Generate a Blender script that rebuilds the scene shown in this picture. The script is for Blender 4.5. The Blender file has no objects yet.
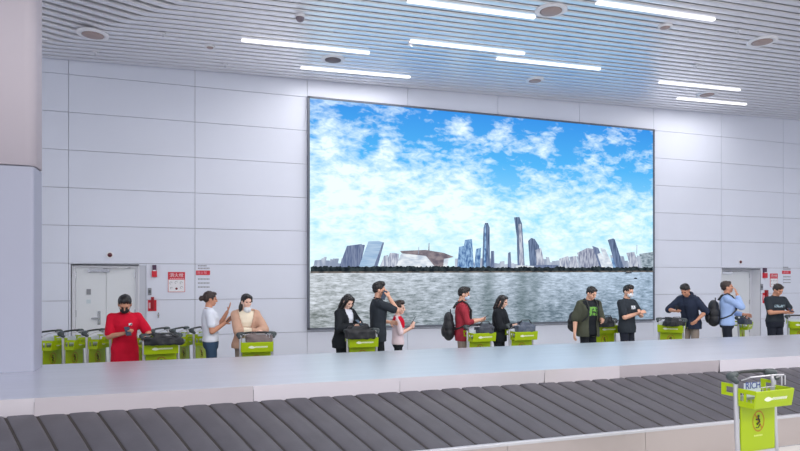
import bpy, bmesh, math, random
from mathutils import Vector, Matrix, noise
random.seed(7)
PI = math.pi
C = bpy.context.scene.collection
sc = bpy.context.scene
# ------------------------------------------------------------------ camera
YAW = math.atan(600/1800)
cam_d = bpy.data.cameras.new('camera'); cam = bpy.data.objects.new('camera', cam_d); C.objects.link(cam)
cam.location = (0, 0, 1.8); cam.rotation_euler = (PI/2, 0, -YAW)
cam_d.sensor_width = 36; cam_d.lens = 36*600/800; cam_d.shift_y = (278-225.5)/800
cam_d.clip_end = 200
sc.camera = cam
# ------------------------------------------------------------------ world, exposure
w = bpy.data.worlds.new('world'); sc.world = w; w.use_nodes = True
w.node_tree.nodes['Background'].inputs[0].default_value = (0.86, 0.9, 1.0, 1)
w.node_tree.nodes['Background'].inputs[1].default_value = 1.0
sc.view_settings.view_transform = 'Standard'; sc.view_settings.look = 'None'
sc.view_settings.exposure = 0.1; sc.view_settings.gamma = 1; sc.view_settings.use_curve_mapping = False
# ------------------------------------------------------------------ unseen area lights added to brighten the hall, standing in for nearer lamp rows
def area(x, y, z, sx, sy, power, col=(1, .97, .94), rot=(0, 0, 0)):
    d = bpy.data.lights.new('added_area_light', 'AREA'); d.shape = 'RECTANGLE'; d.size = sx; d.size_y = sy
    d.energy = power; d.color = col
    o = bpy.data.objects.new('added_area_light', d); C.objects.link(o); o.location = (x, y, z); o.rotation_euler = rot
    return o
for yy in (-6, -1, 3.5):
    for xx, pw in ((-7, 120), (0, 150), (7, 190), (14, 195)):
        area(xx, yy, 5.5+.022*xx, 4.0, 1.2, pw)

# ------------------------------------------------------------------ helpers
F, CX, HZ = 600., 400., 278.
SA, CA = math.sin(YAW), math.cos(YAW)
def at(px, Y):                                   # world X of a photo column at depth Y
    u = (px-CX)/F; return Y*(SA+u*CA)/(CA-u*SA)
def atz(px, py, Y):                              # X, Z on the plane Y
    u = (px-CX)/F; D = Y/(CA-u*SA); return D*(SA+u*CA), 1.8+(HZ-py)/F*D
def ceil_z(X, Y):
    z = 5.72+.0222*X
    xf = -1.65-.93*(Y-10.56)
    if X < xf: z += .19*min(xf-X, 3.0)
    return z
def atceil(px, py):
    z = 5.8
    for k in range(6):
        u = (px-CX)/F; D = (z-1.8)*F/(HZ-py); X = D*(SA+u*CA); Y = D*(CA-u*SA); z = ceil_z(X, Y)
    return X, Y, z
def srgb(c):
    return tuple((v/255/12.92 if v/255 <= .04045 else ((v/255+.055)/1.055)**2.4) for v in c)
MATS = {}
def mat(name, col, rough=.6, metal=0., bump=0., bscale=40., var=0., vscale=8., emit=0., spec=.5, stretch=None, sheen=0.):
    if name in MATS: return MATS[name]
    m = bpy.data.materials.new(name); m.use_nodes = True; nt = m.node_tree; b = nt.nodes['Principled BSDF']
    c = srgb(col)
    b.inputs['Base Color'].default_value = (*c, 1); b.inputs['Roughness'].default_value = rough
    b.inputs['Metallic'].default_value = metal; b.inputs['Specular IOR Level'].default_value = spec
    if sheen: b.inputs['Sheen Weight'].default_value = sheen
    if emit: b.inputs['Emission Color'].default_value = (*c, 1); b.inputs['Emission Strength'].default_value = emit
    if bump or var:
        tc = nt.nodes.new('ShaderNodeTexCoord'); mp = nt.nodes.new('ShaderNodeMapping')
        nt.links.new(tc.outputs['Object'], mp.inputs['Vector'])
        if stretch: mp.inputs['Scale'].default_value = stretch
    if var:
        n = nt.nodes.new('ShaderNodeTexNoise'); n.inputs['Scale'].default_value = vscale; n.inputs['Detail'].default_value = 4
        nt.links.new(mp.outputs[0], n.inputs['Vector'])
        r = nt.nodes.new('ShaderNodeValToRGB'); r.color_ramp.elements[0].position = .3; r.color_ramp.elements[1].position = .7
        r.color_ramp.elements[0].color = (*[v*(1-var) for v in c], 1); r.color_ramp.elements[1].color = (*[min(1, v*(1+var)) for v in c], 1)
        nt.links.new(n.outputs['Fac'], r.inputs[0]); nt.links.new(r.outputs[0], b.inputs['Base Color'])
    if bump:
        n = nt.nodes.new('ShaderNodeTexNoise'); n.inputs['Scale'].default_value = bscale; n.inputs['Detail'].default_value = 3
        nt.links.new(mp.outputs[0], n.inputs['Vector'])
        bp = nt.nodes.new('ShaderNodeBump'); bp.inputs['Strength'].default_value = bump; bp.inputs['Distance'].default_value = .02
        nt.links.new(n.outputs['Fac'], bp.inputs['Height']); nt.links.new(bp.outputs[0], b.inputs['Normal'])
    MATS[name] = m; return m
def mesh_obj(name, me, m=None, parent=None, smooth=False):
    if m is not None:
        me.materials.clear()
        for k in (m if isinstance(m, (list, tuple)) else [m]): me.materials.append(k)
    if smooth:
        for p in me.polygons: p.use_smooth = True
    o = bpy.data.objects.new(name, me); C.objects.link(o)
    if parent: o.parent = parent
    return o
def obj(name, bm, m, parent=None, smooth=False, bevel=0.):
    bmesh.ops.recalc_face_normals(bm, faces=bm.faces)
    me = bpy.data.meshes.new(name); bm.to_mesh(me); bm.free()
    o = mesh_obj(name, me, m, parent, smooth)
    if bevel:
        md = o.modifiers.new('bevel', 'BEVEL'); md.width = bevel; md.segments = 2; md.limit_method = 'ANGLE'
    return o
def empty(name, loc, rz=0.):
    o = bpy.data.objects.new(name, None); C.objects.link(o); o.location = loc; o.rotation_euler = (0, 0, rz); o.empty_display_size = .1
    return o
def tag(o, label=None, cat=None, group=None, kind=None):
    if label: o['label'] = label
    if cat: o['category'] = cat
    if group: o['group'] = group
    if kind: o['kind'] = kind
    return o
def box(bm, x0, x1, y0, y1, z0, z1, M=None, mi=0):
    v = [bm.verts.new(Vector(p) if M is None else M @ Vector(p)) for p in
         ((x0,y0,z0),(x1,y0,z0),(x1,y1,z0),(x0,y1,z0),(x0,y0,z1),(x1,y0,z1),(x1,y1,z1),(x0,y1,z1))]
    for f in ((0,3,2,1),(4,5,6,7),(0,1,5,4),(1,2,6,5),(2,3,7,6),(3,0,4,7)):
        fc = bm.faces.new([v[i] for i in f]); fc.material_index = mi
    return v
def frame_of(d):
    d = d.normalized(); a = Vector((0,0,1)) if abs(d.z) < .9 else Vector((1,0,0))
    s = d.cross(a).normalized(); return s, d.cross(s).normalized()
def tube(bm, pts, r, n=8):
    pts = [Vector(p) for p in pts]; rings = []
    rs = r if isinstance(r, (list, tuple)) else [r]*len(pts)
    s0 = None
    for i, p in enumerate(pts):
        d = (pts[min(i+1, len(pts)-1)]-pts[max(i-1, 0)])
        if s0 is None: s, t = frame_of(d)
        else:
            s = (s0-d.normalized()*s0.dot(d.normalized())).normalized(); t = d.normalized().cross(s).normalized()
        s0 = s
        rings.append([bm.verts.new(p+s*rs[i]*math.cos(2*PI*k/n)+t*rs[i]*math.sin(2*PI*k/n)) for k in range(n)])
    for a, b in zip(rings, rings[1:]):
        for k in range(n): bm.faces.new((a[k], a[(k+1)%n], b[(k+1)%n], b[k]))
    bm.faces.new(rings[0][::-1]); bm.faces.new(rings[-1])
def cyl(bm, p0, p1, r, n=16): tube(bm, [p0, p1], r, n)
def ell(bm, c, r, M=None, n=14, rot=None):       # closed ellipsoid
    c = Vector(c); R = rot if rot is not None else Matrix.Identity(3)
    top = None; rings = []
    def P(v):
        q = c+R @ Vector((v[0]*r[0], v[1]*r[1], v[2]*r[2])); return M(q) if M else q
    k = n//2
    a = bm.verts.new(P((0,0,1))); z = bm.verts.new(P((0,0,-1)))
    for i in range(1, k):
        th = PI*i/k
        rings.append([bm.verts.new(P((math.sin(th)*math.cos(2*PI*j/n), math.sin(th)*math.sin(2*PI*j/n), math.cos(th)))) for j in range(n)])
    for j in range(n):
        bm.faces.new((a, rings[0][j], rings[0][(j+1)%n])); bm.faces.new((z, rings[-1][(j+1)%n], rings[-1][j]))
        for p, q in zip(rings, rings[1:]): bm.faces.new((p[j], q[j], q[(j+1)%n], p[(j+1)%n]))
def capsule(bm, p0, p1, r0, r1, n=12):           # tapered limb with round ends
    p0 = Vector(p0); p1 = Vector(p1); d = (p1-p0); L = d.length
    if L < 1e-5: ell(bm, p0, (r0,)*3); return
    d /= L; s, t = frame_of(d); prof = []
    for k in range(1, 5): a = PI/2*(1-k/4); prof.append((-math.sin(a)*r0, math.cos(a)*r0))
    for k in range(0, 4): a = PI/2*k/4; prof.append((L+math.sin(a)*r1, math.cos(a)*r1))
    va = bm.verts.new(p0-d*r0); vb = bm.verts.new(p1+d*r1)
    rings = [[bm.verts.new(p0+d*h+(s*math.cos(2*PI*j/n)+t*math.sin(2*PI*j/n))*r) for j in range(n)] for h, r in prof]
    for j in range(n):
        bm.faces.new((va, rings[0][(j+1)%n], rings[0][j])); bm.faces.new((vb, rings[-1][j], rings[-1][(j+1)%n]))
        for p, q in zip(rings, rings[1:]): bm.faces.new((p[j], p[(j+1)%n], q[(j+1)%n], q[j]))
def loft(bm, rings):
    R = [[bm.verts.new(p) for p in r] for r in rings]; n = len(R[0])
    for a, b in zip(R, R[1:]):
        for k in range(n): bm.faces.new((a[k], a[(k+1)%n], b[(k+1)%n], b[k]))
    bm.faces.new(R[0][::-1]); bm.faces.new(R[-1])
def remeshed(bm, voxel, smooth=2, wobble=0., wscale=12., fac=.5):
    bmesh.ops.recalc_face_normals(bm, faces=bm.faces)
    me = bpy.data.meshes.new('t'); bm.to_mesh(me); bm.free()
    o = bpy.data.objects.new('t', me); C.objects.link(o)
    md = o.modifiers.new('r', 'REMESH'); md.mode = 'VOXEL'; md.voxel_size = voxel
    if smooth: s = o.modifiers.new('s', 'SMOOTH'); s.factor = fac; s.iterations = smooth
    dg = bpy.context.evaluated_depsgraph_get(); dg.update()
    out = bpy.data.meshes.new_from_object(o.evaluated_get(dg), depsgraph=dg)
    bpy.data.objects.remove(o); bpy.data.meshes.remove(me)
    if wobble:
        nr = [v.normal.copy() for v in out.vertices]
        for v, nn in zip(out.vertices, nr):
            v.co += nn*noise.noise(Vector((v.co.x, v.co.y, v.co.z*.6))*wscale)*wobble
    return out
def text_mesh(s, size, ext=.0008):
    cu = bpy.data.curves.new('t', 'FONT'); cu.body = s; cu.size = size; cu.extrude = ext; cu.align_x = 'CENTER'; cu.align_y = 'CENTER'
    o = bpy.data.objects.new('t', cu); C.objects.link(o)
    dg = bpy.context.evaluated_depsgraph_get(); dg.update()
    me = bpy.data.meshes.new_from_object(o.evaluated_get(dg), depsgraph=dg)
    bpy.data.objects.remove(o); return me
def place_text(name, s, size, m, parent, loc, rot=(PI/2, 0, 0)):
    o = mesh_obj(name, text_mesh(s, size), m, parent); o.location = loc; o.rotation_euler = rot; return o

# ------------------------------------------------------------------ materials
white_panel = mat('white_panel', (220, 225, 240), .38, 0, spec=.4, var=.02, vscale=.7)
gap_dark = mat('panel_gap', (165, 168, 178), .8)
jamb_m = mat('jamb', (218, 220, 228), .45)
door_m = mat('door_paint', (222, 226, 232), .4)
steel = mat('brushed_steel', (205, 207, 214), .27, .9, bump=.06, bscale=30, stretch=(1, 14, 14))
plate_m = mat('plate_steel', (226, 228, 236), .35, .9, bump=.04, bscale=14, stretch=(.25, 4, 4), var=.03, vscale=2)
rubber = mat('belt_rubber', (73, 72, 81), .5, 0, var=.10, vscale=5, spec=.4, bump=.05, bscale=60)
rubber_gap = mat('belt_gap', (40, 36, 38), .7)
lime = mat('lime_plastic', (168, 194, 10), .4, spec=.4)
silver = mat('silver_tube', (200, 200, 208), .35, .55)
black_p = mat('black_plastic', (38, 42, 46), .5)
red_m = mat('red_sign', (205, 28, 50), .45)
white_m = mat('white_sign', (232, 232, 238), .5)
grey_ink = mat('grey_ink', (140, 142, 150), .6)
lamp_m = mat('lamp_light', (255, 252, 248), .4, emit=1.8)

# ------------------------------------------------------------------ setting
bm = bmesh.new(); box(bm, -14, 30, -12, 16, -.1, 0)
tag(obj('floor', bm, mat('floor_stone', (196, 194, 192), .22, 0, var=.06, vscale=1.5)), kind='structure')
# back wall: large white panels with open joints, holes for the two doors
WY = 12.0
xs = [-.09+2.13*k for k in range(-5, 11)]
zs = [2.065+.672*k for k in range(-3, 7)]; zs[0] = 0.0; zs[-1] = 6.4
D1 = (-2.165, -.946); D2 = (12.714, 14.0); DZ = 2.03
bm = bmesh.new(); g = .004
def panel(x0, x1, z0, z1):
    if x1-x0 < .03 or z1-z0 < .03: return
    box(bm, x0+g, x1-g, WY, WY+.03, z0+g, z1-g)
for i in range(len(xs)-1):
    for j in range(len(zs)-1):
        x0, x1, z0, z1 = xs[i], xs[i+1], zs[j], zs[j+1]
        segs = [(x0, x1)]
        if z1 < DZ+.06:
            for d in (D1, D2):
                ns = []
                for a, b in segs:
                    if b <= d[0] or a >= d[1]: ns.append((a, b))
                    else:
                        if a < d[0]: ns.append((a, d[0]))
                        if b > d[1]: ns.append((d[1], b))
                segs = ns
        for a, b in segs: panel(a, b, z0, z1)
for d in (D1, D2): box(bm, d[0], d[1], WY, WY+.03, DZ, 2.065-g)
wall = tag(obj('wall_back', bm, white_panel), kind='structure')
bm = bmesh.new()
ed = [(-14, D1[0]-.02), (D1[1]+.02, D2[0]-.02), (D2[1]+.02, 30)]
for a, b in ed: box(bm, a, b, WY+.03, WY+.6, 0, 7.5)
for d in (D1, D2): box(bm, d[0]-.02, d[1]+.02, WY+.03, WY+.6, DZ+.02, 7.5)
box(bm, -14, 30, WY+.6, WY+.7, 0, 7.5)
tag(obj('wall_core', bm, gap_dark), kind='structure')
def door(n, d, leaves, handle_x, depth):
    r = tag(empty('door_%d' % n, ((d[0]+d[1])/2, WY+depth, 0)), kind='structure')
    x0, x1 = d[0]-r.location.x, d[1]-r.location.x; y0 = -depth
    b = bmesh.new()
    box(b, x0-.02, x0, y0, .05, 0, DZ+.02); box(b, x1, x1+.02, y0, .05, 0, DZ+.02); box(b, x0, x1, y0, .05, DZ, DZ+.02)
    box(b, x0, x0+.045, -.01, .06, 0, DZ); box(b, x1-.045, x1, -.01, .06, 0, DZ); box(b, x0+.045, x1-.045, -.01, .06, DZ-.045, DZ)
    obj('door_frame', b, jamb_m, r)
    L = (x1-x0-.09)/leaves
    for k in range(leaves):
        b = bmesh.new(); a = x0+.045+L*k
        box(b, a+.003, a+L-.003, .01, .055, .01, DZ-.05)
        lf = obj('door_leaf', b, door_m, r, bevel=.003)
        for hz in (.35, 1.1, 1.8):
            hx = a+.004 if (k == 0 and leaves == 2) else a+L-.014
            b = bmesh.new(); cyl(b, (hx, 0, hz), (hx, 0, hz+.12), .009, 8); obj('hinge', b, steel, lf)
    b = bmesh.new(); hx = handle_x-r.location.x
    box(b, hx-.025, hx+.025, 0, .012, .95, 1.2); box(b, hx-.012, hx+.012, -.05, 0, 1.06, 1.085); box(b, hx-.12, hx+.012, -.062, -.045, 1.058, 1.087)
    obj('door_handle', b, steel, r, bevel=.003)
    b = bmesh.new(); box(b, x0+.25, x0+.6, -.05, .01, DZ-.12, DZ-.07); tube(b, [(x0+.5, -.04, DZ-.06), (x0+.75, -.10, DZ-.05), (x0+.95, -.02, DZ-.04)], .008, 6)
    obj('door_closer', b, steel, r)
    return r
d1 = door(1, (D1[0], -1.082), 2, -1.74, .06)
b = bmesh.new(); box(b, .545, .675, -.045, .1, 0, DZ); obj('side_frame', b, mat('side_frame', (196, 200, 212), .4), d1)
b = bmesh.new(); box(b, -.32, -.25, .0, .012, 1.50, 1.60); obj('notice_plate', b, grey_ink, d1)
b = bmesh.new(); box(b, -.32, -.25, .0, .012, 1.34, 1.41); obj('notice_plate', b, mat('pale_notice', (200, 212, 220), .5), d1)
d2 = door(2, D2, 1, 12.95, .27)
# ceiling slats
bm = bmesh.new(); pitch = .175; n_sl = 118
xsn = [-10, -8, -6, -5, -4]+[-3.2+.2*k for k in range(24)]+[2, 5, 9, 14, 20, 26]
prof = [(-.068, .095), (-.068, .009), (-.060, .002), (-.03, .0006), (0, 0), (.03, .0006), (.060, .002), (.068, .009), (.068, .095)]
for s in range(n_sl):
    y = 11.90-pitch*s
    xf = -1.65-.93*(y-10.56)
    st = sorted(set([x for x in (-10, -6, -3.5, -2, 2, 8, 14, 20, 26) if abs(x-xf) > .3]+[xf-3.0, xf]))
    prev = None
    for x in st:
        z = ceil_z(x, y)
        ring = [bm.verts.new((x, y+p[0], z+p[1])) for p in prof]
        if prev:
            for k in range(len(prof)-1):
                f = bm.faces.new((prev[k], prev[k+1], ring[k+1], ring[k])); f.smooth = 1 <= k <= 6
        prev = ring
slat_m = mat('ceiling_slat', (236, 236, 240), .33, .85, spec=.6)
me = bpy.data.meshes.new('ceiling'); bmesh.ops.recalc_face_normals(bm, faces=bm.faces); bm.to_mesh(me); bm.free()
tag(mesh_obj('ceiling', me, slat_m), kind='structure')
bm = bmesh.new()
for (a, b_) in ((-14, 4), (4, 30)):
    for (y0, y1) in ((-12, 2), (2, 12.6)):
        v = [bm.verts.new((x, y, max(ceil_z(x, y), 5.72+.0222*x)+.35)) for x, y in ((a, y0), (b_, y0), (b_, y1), (a, y1))]
        for q in v: q.co.z = 6.75
        bm.faces.new(v)
tag(obj('ceiling_void', bm, mat('void_dark', (40, 42, 48), .9)), kind='structure')

# column
bm = bmesh.new()
def rrect(x0, x1, y0, y1, r, z, n=6):
    pts = []
    for cx, cy, a0 in ((x1-r, y0+r, -PI/2), (x1-r, y1-r, 0), (x0+r, y1-r, PI/2), (x0+r, y0+r, PI)):
        for k in range(n+1):
            a = a0+PI/2*k/n; pts.append(Vector((cx+r*math.cos(a), cy+r*math.sin(a), z)))
    return pts
col = tag(empty('column', (-2.3, 7.56, 0)), kind='structure')
bm = bmesh.new(); loft(bm, [rrect(-.6, .615, -.25, .13, .03, z, 5) for z in (.801, 2.985)])
obj('cladding_lower', bm, mat('column_lower', (160, 163, 181), .55, .1, spec=.3), col)
bm = bmesh.new(); loft(bm, [rrect(-.6, .63, -.26, .14, .11, z, 14) for z in (3.0, 6.5)])
cu_ = obj('cladding_upper', bm, mat('column_upper', (192, 184, 194), .5, .0, spec=.5), col)
for p in cu_.data.polygons: p.use_smooth = abs(p.normal.z) < .5
bm = bmesh.new(); loft(bm, [rrect(-.57, .59, -.22, .10, .03, z) for z in (.801, 6.6)])
obj('core', bm, gap_dark, col)

# ------------------------------------------------------------------ baggage carousel
car = tag(empty('baggage_carousel', (3, 6.8, 0)), 'long stainless steel baggage carousel with diagonal dark grey belt plates', 'baggage carousel')
ox, oy = 3.0, 6.8
X0, X1 = -9.0, 17.0
bm = bmesh.new()
cuts = [X0, -6.5, -4.2, -1.31, .47, 1.9, 3.56, 4.54, 6.0, 8.2, 10.5, 13, X1]
box(bm, X0-ox, X1-ox, 5.704-oy, 7.87-oy, .765, .80)
obj('top_plate', bm, plate_m, car)
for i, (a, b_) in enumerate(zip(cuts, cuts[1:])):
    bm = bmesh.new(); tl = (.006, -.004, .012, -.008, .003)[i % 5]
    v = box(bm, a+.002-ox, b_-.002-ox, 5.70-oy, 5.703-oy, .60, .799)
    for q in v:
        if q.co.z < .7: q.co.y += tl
    obj('fascia_panel', bm, mat('fascia_reflection_tint_%d' % {3: 1, 7: 1, 6: 0}.get(i, 2), ((214, 206, 212), (196, 188, 194), (222, 216, 224))[{3: 1, 7: 1, 6: 0}.get(i, 2)], .34, .7, bump=.03, bscale=20, stretch=(1, 1, 8)), car)  # hall reflections painted in as darker and lighter steel colours per panel
bm = bmesh.new(); box(bm, X0-ox, X1-ox, 5.74-oy, 7.82-oy, 0, .764); obj('core', bm, gap_dark, car)
bm = bmesh.new()                                  # far skirt and slope
v = [bm.verts.new(Vector((x-ox, y-oy, z))) for x in (X0, X1) for y, z in ((7.83, .70), (7.95, .62), (7.95, .33), (7.95, 0))]
for k in range(3): bm.faces.new((v[k], v[k+1], v[k+5], v[k+4]))
obj('far_skirt', bm, steel, car)
zt, zb, yt, yb = .657, .325, 5.70, 4.80
sl = (zt-zb)/(yt-yb)
bm = bmesh.new(); sp = .227; sk = .435
nn = Vector((0, -sl, 1)).normalized()
k0 = int((X0-1.437)/sp); k1 = int((X1-1.437)/sp)
for k in range(k0, k1):                          # overlapping rubber plates, each with a raised leading edge
    rows = []
    for t in (-.038, .2, .4, .6, .8, 1.0):
        y = yt+(yb-yt)*t; z = zt+(zb-zt)*t
        bow = .010*math.sin(PI*t)
        xa = 1.437+sp*k+sk*t+bow
        r = []
        for f_, h in ((0.03, -.008), (.035, -.003), (.09, .0015), (.3, .0035), (.6, .004), (.85, .002), (.93, -.003), (.935, -.008)):
            r.append(bm.verts.new(Vector((xa+sp*f_-ox, y-oy, z))+nn*(h+.002*math.sin(k*1.7))))
        rows.append(r)
    for a, b_ in zip(rows, rows[1:]):
        for j in range(7):
            f = bm.faces.new((a[j], a[j+1], b_[j+1], b_[j])); f.smooth = True
belt = obj('belt', bm, rubber, car)
bm = bmesh.new()
v = [bm.verts.new(Vector((x-ox, y-oy, z))) for x, y, z in ((X0, 5.70, zt-.006), (X1, 5.70, zt-.006), (X1, yb-.02, zb-.012), (X0, yb-.02, zb-.012))]
bm.faces.new(v); obj('belt_underlay', bm, rubber_gap, car)
bm = bmesh.new(); box(bm, X0-ox, X1-ox, yb-.045-oy, yb-oy-.002, zb-.02, zb+.008); obj('edge_bumper', bm, mat('edge_steel', (205, 205, 212), .35, .6), car, bevel=.004)
sc_cuts = [X0, -6, -3, 0, 2.6, 4.1, 5.6, 7.1, 10, 13, X1]
for i, (a, b_) in enumerate(zip(sc_cuts, sc_cuts[1:])):
    bm = bmesh.new(); box(bm, a+.002-ox, b_-.002-ox, yb-.03-oy, yb-.005-oy, .012, zb-.02)
    obj('skirt_panel', bm, mat('skirt_steel', (196, 186, 184), .32, .85, bump=.05, bscale=12, stretch=(1, 1, 6)), car)
bm = bmesh.new(); box(bm, X0-ox, X1-ox, yb-.02-oy, yb+.06-oy, 0, .012); obj('kick_plate', bm, steel, car)

# ------------------------------------------------------------------ ceiling fittings
LAMPS = [(242,38,370,52,'third from left, above the left edge of the big screen'), (301,67,410,77,'closest to the wall above the left part of the screen'),
         (410,41,522,55,'middle of the ceiling, in the glow above the screen'), (497,58,598,70,'near the wall above the middle of the screen'),
         (408,0,535,17,'at the top edge of the photo left of the round speaker'), (600,0,717,18,'at the top edge, rightmost of the near row'),
         (661,81,742,89,'upper of the pair near the wall at right'), (678,98,750,103,'lower of the pair near the wall at right')]
LL = ['long linear ceiling lamp starting left of the big screen', 'linear ceiling lamp nearest the wall above the left corner of the screen',
      'linear ceiling lamp in the glow, left of and before the one over mid screen', 'linear ceiling lamp nearest the wall over the right half of the screen',
      'linear ceiling lamp ending just left of the big round ceiling speaker', 'linear ceiling lamp at the top edge, right of the big round speaker',
      'upper lamp of the right hand pair near the wall', 'lower and shorter lamp of the right hand pair, nearest the wall']
for (x0, y0, x1, y1, _), lb in zip(LAMPS, LL):
    A = atceil(x0, y0); B = atceil(x1, y1); ym = (A[1]+B[1])/2; ym = 11.90-pitch*(round((11.90-ym)/pitch-.5)+.5)
    X_a, X_b = A[0], B[0]; zc = ceil_z((X_a+X_b)/2, ym); L = (X_b-X_a)/2
    r = tag(empty('linear_lamp', ((X_a+X_b)/2, ym, zc)), lb, 'ceiling lamp', 'linear lamps between the ceiling slats')
    r.rotation_euler = (0, -.0222, 0)
    b = bmesh.new(); box(b, -L-.01, L+.01, -.04, .04, .0, .09); obj('housing', b, white_m, r)
    b = bmesh.new(); box(b, -L, L, -.034, .034, -.02, -.001); obj('diffuser', b, lamp_m, r, bevel=.008)
    a_ = area(0, 0, -.03, 2*L, .06, 22); a_.name = 'tube_light'; a_.parent = r
DISCS = [(93,34,15,'speaker','large round ceiling speaker at the far left beside the column'),
         (333,59,12,'speaker','dark round ceiling speaker between two lamps over the screen corner'),
         (551,10,16,'speaker','large round ceiling speaker near the top edge of the photo'),
         (762,41,14,'speaker','round ceiling speaker at upper right, right of the top lamp'),
         (707,94,10,'speaker','round ceiling speaker between the right hand pair of lamps'),
         (665,26,7,'detector','small round ceiling sensor below the top right lamp'),
         (535,80,9,'speaker','round ceiling speaker over the middle of the screen near the wall'),
         (300,15,5,'dome','small round grey camera dome hanging from the ceiling slats'),
         (210,46,5,'detector','small brownish ceiling sensor left of the long lamp'),
         (163,33,3,'sprinkler','tiny ceiling sprinkler right of the large left speaker'),
         (95,52,3,'sprinkler','tiny ceiling sprinkler below the large left speaker'),
         (225,64,3,'sprinkler','tiny ceiling sprinkler near the wall, left of the screen'),
         (411,43,3,'sprinkler','tiny ceiling sprinkler at the left tip of the middle lamp'),
         (738,30,3,'sprinkler','tiny ceiling sprinkler left of the upper right speaker'),
         (696,65,3,'sprinkler','tiny ceiling sprinkler above the right hand pair of lamps')]
tan_m = mat('speaker_grille', (168, 150, 148), .6); dk = mat('dark_grille', (110, 100, 104), .6)
for px, py, hw, kd, lb in DISCS:
    X, Y, z = atceil(px, py); D = X*SA+Y*CA; R = hw*D/F
    if kd == 'sprinkler': z -= .012
    if kd == 'detector': z -= .006
    r = tag(empty({'speaker':'ceiling_speaker','detector':'ceiling_sensor','dome':'dome_camera','sprinkler':'sprinkler'}[kd], (X, Y, z)), lb, {'speaker':'speaker','detector':'sensor','dome':'camera','sprinkler':'sprinkler'}[kd],
            {'speaker':'round speakers in the ceiling','detector':'sensors on the ceiling','dome':None,'sprinkler':'sprinklers in the ceiling'}[kd])
    b = bmesh.new(); N = 28
    def ringpts(rad, zz): return [Vector((rad*math.cos(2*PI*k/N), rad*math.sin(2*PI*k/N), zz)) for k in range(N)]
    if kd in ('speaker', 'detector'):
        loft(b, [ringpts(R, .01), ringpts(R, -.012), ringpts(R*.86, -.026), ringpts(R*.70, -.022), ringpts(R*.68, .02)])
        obj('trim_ring', b, white_m, r, smooth=False)
        b = bmesh.new(); loft(b, [ringpts(R*.66, -.015), ringpts(R*.66, -.026), ringpts(R*.4, -.038), ringpts(R*.1, -.043)])
        obj('grille', b, dk if py == 59 else tan_m, r, smooth=True)
    elif kd == 'dome':
        loft(b, [ringpts(R*1.0, .02), ringpts(R*1.0, -.03), ringpts(R*.9, -.04)]); obj('base', b, white_m, r)
        b = bmesh.new(); ell(b, (0, 0, -.05), (R*.85, R*.85, .06)); obj('dome', b, mat('dome_grey', (130, 120, 130), .3), r, smooth=True)
    else:
        loft(b, [ringpts(R, .01), ringpts(R, -.006), ringpts(R*.4, -.012)]); obj('rosette', b, white_m, r)
        b = bmesh.new(); cyl(b, (0, 0, -.01), (0, 0, -.045), .008, 8); cyl(b, (0, 0, -.045), (0, 0, -.05), .018, 10); obj('nozzle', b, silver, r)

# ------------------------------------------------------------------ big screen
SX0, SX1, SZ0, SZ1 = 2.075, 10.47, .802, 5.387
scr = tag(empty('video_wall', ((SX0+SX1)/2, WY, SZ0)), 'huge wall mounted video screen showing a river skyline under blue cloudy sky', 'screen')
cxs = scr.location.x
def loc_s(X, Z, dy=0.): return Vector((X-cxs, -.075-dy, Z-SZ0))
bm = bmesh.new(); fw = .035
for (a, b_, c_, d_) in ((SX0-.03, SX1+.03, SZ1, SZ1+fw), (SX0-.03, SX1+.03, SZ0-fw, SZ0), (SX0-.04, SX0, SZ0-fw, SZ1+fw), (SX1, SX1+.04, SZ0-fw, SZ1+fw)):
    box(bm, a-cxs, b_-cxs, -.10, -.001, c_-SZ0, d_-SZ0)
obj('bezel', bm, mat('bezel_grey', (92, 98, 112), .5), scr)
bm = bmesh.new(); box(bm, SX0-cxs, SX1-cxs, -.07, -.001, 0, SZ1-SZ0); obj('cabinet', bm, black_p, scr)
# display picture : grid with cloud density attribute
blue = [(350,112,13,8,1),(372,143,8,14,.7),(412,128,17,12,1),(440,118,12,10,.8),(447,147,8,8,.7),(487,115,18,9,1),(478,128,8,8,.8),(528,128,16,10,.7),(508,180,10,14,.9),
        (545,120,12,6,.7),(568,138,14,13,1.1),(560,160,10,10,.6),(600,128,10,8,.7),(622,118,14,6,.6),(645,138,10,10,1),(628,172,16,10,.6),(640,185,14,9,.7),(585,120,12,8,.8),(455,165,8,8,.4),(325,115,8,6,.5),(532,160,8,8,.4),(497,165,6,12,.5),(610,152,12,8,.5),(340,158,9,6,.35)]
blue += [(395, 130, 60, 26, .28), (560, 180, 110, 45, .26), (480, 170, 60, 30, .15)]
white = [(330,135,16,16,.6),(385,140,10,18,.6),(350,190,45,40,.9),(440,200,40,28,.6),(462,128,10,8,.5),(495,140,12,10,.5),(545,145,12,8,.5),(588,165,14,12,.4),(608,140,12,7,.5),(460,180,20,14,.5),(480,215,60,20,.4),(600,215,60,20,.3),(545,190,18,12,.4)]
NXg, NZg = 190, 104
zh = 1.95
bm = bmesh.new(); cl = bm.verts.layers.float.new('cloud'); V = []
for j in range(NZg+1):
    row = []
    for i in range(NXg+1):
        X = SX0+(SX1-SX0)*i/NXg; Z = SZ0+(SZ1-SZ0)*j/NZg
        D = X*SA+WY*CA; px = 400+600*(X*CA-WY*SA)/D; py = 278-600*(Z-1.8)/D
        d = .0
        for bx, by, sx, sy, a in blue: d -= a*math.exp(-((px-bx)/sx)**2-((py-by)/sy)**2)
        for bx, by, sx, sy, a in white: d += a*math.exp(-((px-bx)/sx)**2-((py-by)/sy)**2)
        v = bm.verts.new(loc_s(X, Z)); v[cl] = d; row.append(v)
    V.append(row)
for j in range(NZg):
    for i in range(NXg): bm.faces.new((V[j][i], V[j][i+1], V[j+1][i+1], V[j+1][i]))
m = bpy.data.materials.new('display_picture'); m.use_nodes = True; nt = m.node_tree; nt.nodes.clear()
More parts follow.
